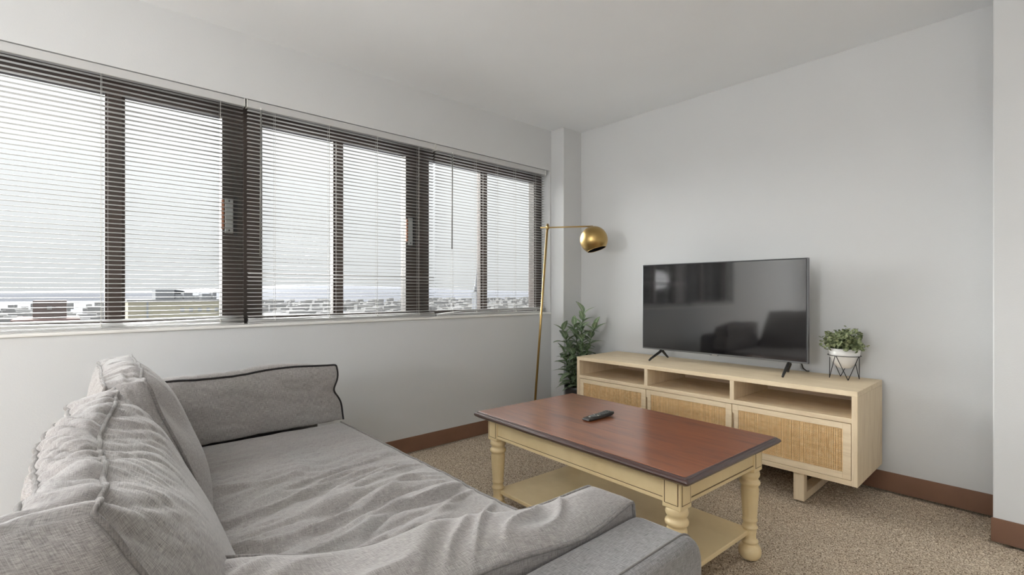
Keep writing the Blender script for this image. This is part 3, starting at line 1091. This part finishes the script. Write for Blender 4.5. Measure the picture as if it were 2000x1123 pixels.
t = 0.025
sp('top_panel', SX0, SX1, SY0, SY1, SZ1 - t, SZ1, M['oak'], bevel=0.002)
sp('bottom_panel', SX0 + t, SX1 - t, SY0 + 0.001, SY1, SZ0, SZ0 + t, M['oak'])
sp('side_panel', SX0, SX0 + t, SY0, SY1, SZ0, SZ1 - t, M['oak_v'])
sp('side_panel', SX1 - t, SX1, SY0, SY1, SZ0, SZ1 - t, M['oak_v'])
sp('shelf', SX0 + t, SX1 - t, SY0 + 0.001, SY1 - 0.01, 0.443, 0.466, M['oak'])
D1, D2 = -1.779, -1.226
for dx in (D1, D2):
    sp('divider', dx, dx + 0.024, SY0 + 0.001, SY1 - 0.01, 0.466, SZ1 - t, M['oak_v'])
    sp('divider', dx, dx + 0.024, SY0 + 0.024, SY1 - 0.01, SZ0 + t, 0.443, M['oak_v'])
bays = [(SX0 + t, D1), (D1 + 0.024, D2), (D2 + 0.024, SX1 - t)]
for (b0, b1) in bays:
    # back panel with a half round cable cut-out at its top
    cxm = (b0 + b1) / 2 - so.x
    pts = [(b0 - so.x, SZ0 + t), (b1 - so.x, SZ0 + t), (b1 - so.x, SZ1 - t)]
    for k in range(9):
        a_ = k / 8 * PI
        pts.append((cxm + 0.035 * math.cos(a_), SZ1 - t - 0.0005 - 0.035 * math.sin(a_)))
    pts.append((b0 - so.x, SZ1 - t))
    MB().prism(pts, SY1 - 0.012 - so.y, SY1 - 0.006 - so.y, 'y').build('back_panel', M['oak_dark'], st)


def door(x0, x1, notch):
    z0, z1 = SZ0 + t + 0.002, 0.440
    y0, y1 = SY0 + 0.001, SY0 + 0.021
    fw, fb = 0.034, 0.032
    xa, xb = x0 - so.x, x1 - so.x
    ya, yb = y0 - so.y, y1 - so.y
    d_ = bpy.data.objects.new('door', None)
    COL.objects.link(d_); d_.parent = st
    fr = MB()
    if notch:
        nt = 0.011
        fr.prism([(xa, z0), (xa + fw, z0), (xa + fw, z1), (xa, z1), (xa, z1 - 0.045), (xa + nt, z1 - 0.052), (xa + nt, z0 + 0.075), (xa, z0 + 0.068)], ya, yb, 'y')
    else:
        fr.box(xa, xa + fw, ya, yb, z0, z1)
    fr.box(xb - fw, xb, ya, yb, z0, z1)
    fr.box(xa + fw, xb - fw, ya, yb, z1 - 0.028, z1)
    fr.box(xa + fw, xb - fw, ya, yb, z0, z0 + fb)
    fr.build('door_frame', M['oak'], d_, 0.001)
    MB().box(xa + fw, xb - fw, ya + 0.012, ya + 0.015, z0 + fb, z1 - 0.028).build('backing', M['cane_back'], d_)
    # woven cane: uprights pass over and under the cross strands, too many to count
    cw = MB()
    gx0, gx1, gz0, gz1 = xa + fw, xb - fw, z0 + fb, z1 - 0.028
    rr = random.Random(int(x0 * 1000) & 0xffff)
    x = gx0 + 0.002
    cols = []
    while x < gx1 - 0.002:
        wd = rr.uniform(0.0024, 0.0040)
        cols.append((x, wd))
        x += wd + rr.uniform(0.0016, 0.0046)
    z = gz0 + 0.002
    rows = []
    while z < gz1 - 0.002:
        wd = rr.uniform(0.0022, 0.0036)
        rows.append((z, wd))
        z += wd + rr.uniform(0.0020, 0.0046)
    for ci, (x, wd) in enumerate(cols):
        dy = rr.uniform(0.0, 0.0012)
        cw.box(x, x + wd, ya + 0.004 + dy, ya + 0.0065 + dy, gz0, gz1)
    for ri, (z, wd) in enumerate(rows):
        # cross strand steps in front of every other upright
        dy = rr.uniform(0.0, 0.001)
        cw.box(gx0, gx1, ya + 0.0066 + dy, ya + 0.0085 + dy, z, z + wd)
        k = ri % 2
        while k < len(cols) - 1:
            x, w2 = cols[k]
            cw.box(x - 0.001, x + w2 + 0.001, ya + 0.0025, ya + 0.0046, z, z + wd)
            k += 2
    o = cw.build('cane_webbing', M['cane'], d_)
    o['kind'] = 'stuff'
    return d_


door(SX0 + t + 0.002, D1 + 0.0105, False)
door(D1 + 0.0135, D2 + 0.0105, True)
door(D2 + 0.0135, SX1 - t - 0.002, True)
for lx in (-2.13, -0.905):
    lg = MB()
    x0, x1 = lx - so.x, lx + 0.050 - so.x
    y0, y1 = 2.775 - so.y, 3.215 - so.y
    lg.box(x0, x1, y0, y0 + 0.045, 0, SZ0)
    lg.box(x0, x1, y1 - 0.045, y1, 0, SZ0)
    lg.box(x0, x1, y0 + 0.045, y1 - 0.045, 0, 0.040)
    lg.build('sled_leg', M['oak_v'], st, 0.002)

# ------------------------------------------------------------------ television
tv = thing('television', 'flat black television with silver edge on splayed feet atop the console', 'television', (-1.447, 3.045, SZ1))
TVW, TZ0, TZ1 = 0.529, 0.070, 0.664
MB().box(-TVW, TVW, -0.004, 0.026, TZ0, TZ1).build('housing', M['silver'], tv, 0.003)
MB().box(-TVW + 0.004, TVW - 0.004, -0.0055, -0.0035, TZ0 + 0.010, TZ1 - 0.003).build('bezel', M['bezel'], tv)
MB().box(-TVW + 0.009, TVW - 0.009, -0.0062, -0.0054, TZ0 + 0.013, TZ1 - 0.008).build('screen', M['screen'], tv)
MB().box(-0.32, 0.32, 0.026, 0.055, TZ0 + 0.03, TZ1 - 0.20).build('rear_cover', M['black_plastic'], tv, 0.012)
MB().box(-0.034, 0.024, -0.0062, 0.002, TZ0 - 0.003, TZ0 + 0.007).build('badge', M['silver'], tv, 0.002)
MB().box(-0.017, 0.016, -0.0068, -0.0060, TZ0 + 0.000, TZ0 + 0.004).build('badge_mark', M['button_light'], tv)
for fx, sgn in ((-0.385, -1), (0.43, 1)):
    ft = MB()
    for (y1, n_) in (((-0.125, 1), (0.115, 1)) if sgn < 0 else ((-0.135, 1), (0.070, -2))):
        ft.tube([(fx, 0.010, TZ0 + 0.004), (fx, 0.010 + (y1 - 0.01) * 0.15, TZ0 - 0.012), (fx + sgn * n_ * 0.012, y1 * 0.85, 0.018), (fx + sgn * n_ * 0.014, y1, 0.0075)], [0.009, 0.0095, 0.0075, 0.0065], 8)
    ft.build('foot', M['black_plastic'], tv)
MB().tube([(0.458, 0.05, TZ0 + 0.10), (0.462, 0.08, TZ0 + 0.02), (0.468, 0.115, 0.03), (0.472, 0.16, 0.009), (0.474, 0.196, 0.005)], 0.0035, 8).build('power_cable', M['black_plastic'], tv)

# ------------------------------------------------------------------ planter on the console
pl = thing('potted_plant', 'small bushy plant in a white pot on a black wire stand atop the console', 'plant', (-0.768, 3.130, SZ1))
RZ = 0.128
MB().lathe([(0.028, 0.060), (0.032, 0.061), (0.058, 0.092), (0.070, 0.125), (0.074, 0.166), (0.069, 0.166), (0.066, 0.150)], 40, cap1=False).build('pot', M['pot_white'], pl)
MB().lathe([(0.0665, 0.148), (0.0665, 0.152)], 24).build('soil', M['soil'], pl)
ringp = [(0.076 * math.cos(k / 32 * 2 * PI), 0.076 * math.sin(k / 32 * 2 * PI), RZ) for k in range(33)]
ws = MB().tube(ringp, 0.0019, 6)
nleg = 4
for k in range(nleg):
    a0 = math.radians(-62 + k * 90)
    foot = (0.066 * math.cos(a0) * 1.05, 0.066 * math.sin(a0) * 1.05, 0.002)
    for s in (-1, 1):
        a1 = a0 + s * PI / nleg * 0.96
        ws.tube([(0.076 * math.cos(a1), 0.076 * math.sin(a1), RZ), foot], 0.0019, 6)
ws.build('wire_stand', M['wire'], pl)
fo = MB()
rr = random.Random(5)
stems = MB()
for s in range(80):
    az = rr.uniform(0, 2 * PI)
    el = rr.uniform(0.22, 1.45)
    ln = rr.uniform(0.085, 0.125) if el < 0.8 else rr.uniform(0.085, 0.150)
    base = Vector((rr.uniform(-.04, .04), rr.uniform(-.04, .04), 0.15))
    tip = base + Vector((math.cos(az) * math.cos(el) * 1.0, math.sin(az) * math.cos(el) * 1.0, math.sin(el) * 0.9)) * ln
    if tip.z < 0.165 and (tip.xy.length < 0.085):
        tip.z = 0.17
    tip.y = min(tip.y, 0.100)
    tip.x = min(tip.x, 0.105)
    stems.tube([base, base.lerp(tip, 0.5) + Vector((0, 0, 0.008)), tip], 0.0008, 4)
    for q_ in range(13):
        t_ = 0.35 + 0.65 * q_ / 12
        p = base.lerp(tip, t_) + Vector((rr.uniform(-1, 1), rr.uniform(-1, 1), rr.uniform(-1, 1))) * 0.012
        n_ = Vector((rr.uniform(-1, 1), rr.uniform(-1, 1), rr.uniform(0, 1.5))).normalized()
        t1 = n_.orthogonal().normalized()
        t2 = n_.cross(t1)
        r_ = rr.uniform(0.007, 0.012)
        vs = [p + n_ * r_ * 0.25] + [p + (t1 * math.cos(k * PI / 3) + t2 * math.sin(k * PI / 3) * 0.8) * r_ for k in range(6)]
        fo.add(vs, [(0, 1 + k, 1 + (k + 1) % 6) for k in range(6)], True)
fo_ = fo.build('foliage', M['small_leaf'], pl)
fo_['kind'] = 'stuff'
stems.build('stems', M['stem'], pl)

# ------------------------------------------------------------------ floor lamp
PT = Vector((-2.545, 2.655, 1.562))
PBm = Vector((-2.665, 2.62, 0.018))
lamp = thing('floor_lamp', 'brass floor lamp with slim leaning pole and ball shade in the window corner', 'lamp', (PBm.x, PBm.y, 0))
MB().lathe([(0.125, 0.0), (0.128, 0.003), (0.128, 0.018), (0.124, 0.021), (0.012, 0.022)], 48).build('base', M['brass'], lamp)
MB().tube([Vector((0, 0, 0.018)), (PT - Vector((PBm.x, PBm.y, 0))) + Vector((0, 0, 0.018))], 0.0085, 16).build('pole', M['brass'], lamp)
tp = PT - Vector((PBm.x, PBm.y, 0))
GC = Vector((-2.268, 2.855, 1.452)) - Vector((PBm.x, PBm.y, 0))
dirA = Vector((GC.x - tp.x, GC.y - tp.y, 0)).normalized()
MB().tube([tp + Vector((0, 0, -0.010)) - dirA * 0.055, tp + Vector((0, 0, -0.010)) + dirA * (Vector((GC.x - tp.x, GC.y - tp.y)).length - 0.005)], 0.0052, 12).build('arm', M['brass'], lamp)
MB().tube([tp + Vector((0, 0, -0.024)), tp + Vector((0, 0, 0.008))], 0.0115, 16).build('joint', M['brass'], lamp)
R_ = 0.101
ax_ = Vector((0.30, 0.10, -1)).normalized()
prof = []
a_cut = math.radians(137)
for k in range(25):
    th = a_cut * k / 24
    prof.append((max(R_ * math.sin(th), 0.0005), R_ * math.cos(th)))
sh = MB().lathe(prof, 48, cap0=True, cap1=False)
shade = sh.build('shade', M['brass'], lamp)
shade.location = GC
shade.rotation_euler = (-ax_).to_track_quat('Z', 'Y').to_euler()
shi = MB().lathe([(p[0] * 0.975, p[1] * 0.975) for p in prof], 48, cap0=True, cap1=False).build('shade_lining', M['lamp_in'], shade)
rim = [(R_ * math.sin(a_cut) * math.cos(k / 40 * 2 * PI), R_ * math.sin(a_cut) * math.sin(k / 40 * 2 * PI), R_ * math.cos(a_cut)) for k in range(41)]
MB().tube(rim, 0.0018, 6).build('shade_rim', M['brass'], shade)
MB().lathe([(0.012, 0.05), (0.013, 0.02), (0.026, -0.005), (0.030, -0.03), (0.022, -0.052), (0.004, -0.06)], 24).build('bulb', M['bulb'], shade)

# ------------------------------------------------------------------ zebra leaf plant in the corner
cp = thing('potted_plant', 'leafy zebra-striped plant in a black pot on the floor behind the console', 'plant', (-2.530, 2.985, 0))
MB().lathe([(0.082, 0.0), (0.090, 0.004), (0.104, 0.30), (0.107, 0.325), (0.103, 0.330), (0.097, 0.325), (0.094, 0.29)], 48, cap1=False).build('pot', M['pot_black'], cp)
MB().lathe([(0.095, 0.285), (0.095, 0.292)], 32).build('soil', M['soil'], cp)


def leaf_mesh(L, W, droop, fold):
    nu, nv = 7, 4
    vs, fs, uv = [], [], {}
    for i in range(nu + 1):
        t_ = i / nu
        w_ = W * (math.sin(PI * t_ ** 0.85) ** 0.8) + 0.0012
        for j in range(nv + 1):
            s_ = j / nv * 2 - 1
            x = s_ * w_ / 2
            y = L * (t_ - 0.10 * droop * t_ * t_)
            z = -droop * L * t_ * t_ + abs(x) * fold
            uv[len(vs)] = (j / nv, t_)
            vs.append((x, y, z))
    for i in range(nu):
        for j in range(nv):
            a_ = i * (nv + 1) + j
            fs.append((a_, a_ + 1, a_ + nv + 2, a_ + nv + 1))
    me = bpy.data.meshes.new('leaf')
    me.from_pydata(vs, [], fs)
    ul = me.uv_layers.new(name='UVMap')
    for li, lo in enumerate(me.loops):
        ul.data[li].uv = uv[lo.vertex_index]
    me.polygons.foreach_set('use_smooth', [True] * len(fs))
    me.materials.append(M['zebra'])
    return me


leafs = [leaf_mesh(0.125, 0.056, 0.35, 0.30), leaf_mesh(0.135, 0.060, 0.55, 0.25), leaf_mesh(0.11, 0.052, 0.25, 0.35), leaf_mesh(0.13, 0.054, 0.45, 0.2)]
rr = random.Random(21)
stalks = [((0.00, 0.01), (0.03, 0.03, 0.90)), ((-0.035, -0.01), (-0.10, -0.06, 0.76)), ((0.03, -0.02), (0.09, -0.04, 0.74)), ((-0.01, 0.035), (-0.03, -0.01, 0.80)), ((0.02, 0.03), (0.13, 0.05, 0.80)),
          ((-0.04, -0.03), (-0.065, -0.09, 0.58)), ((0.0, -0.03), (0.0, -0.07, 0.62))]
for (b0, tipc) in stalks:
    p0 = Vector((b0[0], b0[1], 0.285)); p2 = Vector(tipc); p1 = Vector((b0[0] * 1.2, b0[1] * 1.2, (0.285 + tipc[2]) / 2))
    pts = [(1 - t_) ** 2 * p0 + 2 * t_ * (1 - t_) * p1 + t_ * t_ * p2 for t_ in [k / 10 for k in range(11)]]
    MB().tube(pts, [0.0055 - 0.0003 * k for k in range(11)], 8).build('stem', M['stem'], cp)
    ln = (p2 - p0).length
    nleaf = int(ln / 0.020)
    az = rr.uniform(0, 6.28)
    for k in range(nleaf):
        t_ = 0.10 + 0.90 * k / (nleaf - 1)
        p = (1 - t_) ** 2 * p0 + 2 * t_ * (1 - t_) * p1 + t_ * t_ * p2
        az += 2.4 + rr.uniform(-0.3, 0.3)
        el = 0.30 + 0.75 * t_ ** 2 + rr.uniform(-0.12, 0.12)
        if k == nleaf - 1:
            el = 1.35
        # keep leaves clear of the console (to the right) and of both walls
        dx_, dy_ = math.cos(az), math.sin(az)
        sc = rr.uniform(0.88, 1.15) * (0.8 if t_ > 0.9 else 1.0)
        wx, wy = p.x + cp.location.x + dx_ * 0.11 * sc, p.y + cp.location.y + dy_ * 0.11 * sc
        if wx > -2.38 and p.z < 0.70:
            dx_ = -abs(dx_)
            if p.x + cp.location.x > -2.37:
                continue
        if wy > 3.02 and wx < -2.72:
            dy_ = -abs(dy_)
        if wy > 3.25:
            dy_ = -dy_
        a2 = math.atan2(dy_, dx_)
        o = link_obj('leaf', rr.choice(leafs), None, cp, p)
        o.rotation_euler = (el, 0, a2 - PI / 2)
        o.scale = (sc, sc, sc)

# ------------------------------------------------------------------ fill globes added out of view behind the camera
for i, (lx, ly, lz, le) in enumerate(FILL_LIGHTS):
    cl = thing('fill_globe', 'added unseen white fill globe ' + ['nearest the side wall', 'nearest the sofa', 'in the far rear corner'][i], 'lamp', (lx, ly, ZC))
    MB().lathe([(0.06, 0.0), (0.06, -0.02), (0.02, -0.03)], 24).build('canopy', M['white'], cl)
    MB().tube([(0, 0, -0.028), (0, 0, lz - ZC + GLOBE_R)], 0.004, 8).build('cord', M['white'], cl)
    MB().lathe([(max(0.001, GLOBE_R * math.sin(PI * k / 16)), lz - ZC + GLOBE_R * math.cos(PI * k / 16)) for k in range(17)], 24).build('globe', M['globe_%d' % i], cl)

# ------------------------------------------------------------------ outside: town far below the window
ZG = -32.0


def far_pt(k, dist):
    """k = y/x slope of the sight line from the window, dist metres to the west"""
    return (-dist, k * dist)


gr = MB()
gr.box(-3000, -12, -2500, 3600, ZG - 1, ZG)
g_ = gr.build('ground', M['plain'])
g_['kind'] = 'structure'


def hill(name, label, x0, y0, y1, hf, depth):
    n_ = 60
    vs, fs = [], []
    for i in range(n_ + 1):
        t_ = i / n_
        y = y0 + (y1 - y0) * t_
        h = hf(t_)
        for (dx, s_) in ((0, 0.0), (-depth * 0.35, 0.6), (-depth * 0.6, 0.9), (-depth, 1.0), (-depth * 1.8, 0.0)):
            vs.append((x0 + dx, y, ZG - 0.5 + (h - ZG + 0.5) * s_ + (s_ > 0) * 1.2 * nz(t_ * 40, s_ * 3, 1)))
    for i in range(n_):
        for k in range(4):
            a_ = i * 5 + k
            fs.append((a_, a_ + 1, a_ + 6, a_ + 5))
    me = bpy.data.meshes.new(name)
    me.from_pydata(vs, [], fs)
    me.polygons.foreach_set('use_smooth', [True] * len(fs))
    o = link_obj(name, me, M['hill'])
    o['label'] = label
    o['category'] = 'hill'
    return o


hill('hill', 'long wooded hill coloured pale for haze on the horizon seen through the middle window', -1500, 250, 1750,
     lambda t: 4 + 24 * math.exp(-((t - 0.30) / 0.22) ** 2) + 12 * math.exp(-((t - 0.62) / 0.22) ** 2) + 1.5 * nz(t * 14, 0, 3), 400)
hill('hill', 'low ridge coloured pale for haze on the horizon seen through the left window', -2450, -1100, 400,
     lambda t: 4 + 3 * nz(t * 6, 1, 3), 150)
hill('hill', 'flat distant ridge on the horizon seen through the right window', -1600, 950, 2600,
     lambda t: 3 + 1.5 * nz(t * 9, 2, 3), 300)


def fbox(name, parent, x0, x1, y0, y1, z0, z1, mat):
    p = parent.location
    return MB().box(x0 - p.x, x1 - p.x, y0 - p.y, y1 - p.y, z0, z1).build(name, mat, parent)


# cream block, middle of the left window (about 125 m away)
bx = -125
bl = thing('building', 'cream office block with rooftop machinery seen through the left window', 'building', (bx, 16.5, ZG))
r0 = -ZG
fbox('wall', bl, bx - 18, bx, 8.6, 25.6, 0, r0 - 0.9, M['b_cream'])
fbox('parapet', bl, bx - 18.2, bx + 0.2, 8.4, 25.8, r0 - 0.9, r0 - 0.55, M['b_white'])
fbox('penthouse', bl, bx - 8, bx - 2, 13.3, 16.6, r0 - 0.55, r0 + 1.5, M['b_grey'])
for (ya, yb, hh) in ((16.9, 18.2, 1.1), (18.5, 20.1, 1.4), (20.5, 21.4, 0.8), (21.9, 23.6, 1.2), (24.0, 24.7, 1.6)):
    fbox('rooftop_unit', bl, bx - 7, bx - 3, ya, yb, r0 - 0.55, r0 - 0.55 + hh, M['b_grey'])
for k in range(5):
    fbox('window', bl, bx - 0.1, bx + 0.05, 17.4 + k * 1.6, 18.1 + k * 1.6, r0 - 3.2, r0 - 2.4, M['b_window'])
fbox('downpipe', bl, bx, bx + 0.15, 11.6, 11.9, r0 - 9, r0 - 0.9, M['b_window'])
for k in range(5):
    fbox('window', bl, bx - 0.1, bx + 0.05, 17.4 + k * 1.6, 18.1 + k * 1.6, r0 - 5.4, r0 - 4.6, M['b_window'])

bx = -110
bl = thing('building', 'white building with a red-brown roof edge and brown brick penthouse at lower left', 'building', (bx, -3, ZG))
fbox('wall', bl, bx - 14, bx, -6.2, 0.0, 0, r0 - 3.9, M['b_white'])
fbox('roof', bl, bx - 14.4, bx + 0.5, -7.0, 1.2, r0 - 3.9, r0 - 3.4, M['b_roof'])
fbox('penthouse', bl, bx - 10, bx - 2, -4.6, -0.5, r0 - 3.4, r0 - 0.4, M['b_brown'])
fbox('window', bl, bx - 2.05, bx - 1.9, -2.9, -2.3, r0 - 1.9, r0 - 1.3, M['b_white'])
for k in range(3):
    fbox('window', bl, bx - 0.1, bx + 0.05, -5.2 + k * 0.8, -4.7 + k * 0.8, r0 - 5.3, r0 - 4.6, M['b_window'])

bx = -260
bl = thing('building', 'long low cream building beyond the left end of the middle window', 'building', (bx, 84, ZG))
fbox('wall', bl, bx - 20, bx, 76, 98, 0, r0 - 11.6, M['b_cream'])
fbox('roof', bl, bx - 20.5, bx + 0.5, 75.5, 98.5, r0 - 11.6, r0 - 11.0, M['b_white'])
for k in range(6):
    fbox('window', bl, bx - 0.1, bx + 0.1, 84 + k * 2.2, 85.2 + k * 2.2, r0 - 14.5, r0 - 12.8, M['b_window'])

# church spire seen through the right window
sx, sy = -330, 257.5
spi = thing('church_spire', 'slender pale grey church spire seen through the right window', 'building', (sx, sy, ZG))
MB().box(-3.2, 3.2, -3.2, 3.2, 0, r0 + 1.0).build('tower', M['b_spire'], spi)
MB().lathe([(3.4, r0 + 1.0), (2.2, r0 + 7), (0.9, r0 + 16), (0.15, r0 + 24)], 8).build('spire', M['b_spire'], spi)

# the rest of the town: far roofs and blocks, too small and many to tell apart
tn = MB()
rr = random.Random(99)
for k in range(900):
    dist = rr.uniform(330, 1450)
    sl = rr.uniform(-0.12, 1.02)
    x = -dist
    y = sl * dist
    s_ = rr.uniform(5, 16)
    tn.box(x - s_, x, y, y + s_ * rr.uniform(0.8, 2.2), ZG, ZG + rr.uniform(3, 9) * (1 + dist / 2500))
to = tn.build('distant_town', M['b_white'])  # here the pale surface colour stands in for haze over the town
to['label'] = 'scatter of small distant town roofs coloured pale for haze below the horizon'
to['category'] = 'town'
to['kind'] = 'stuff'
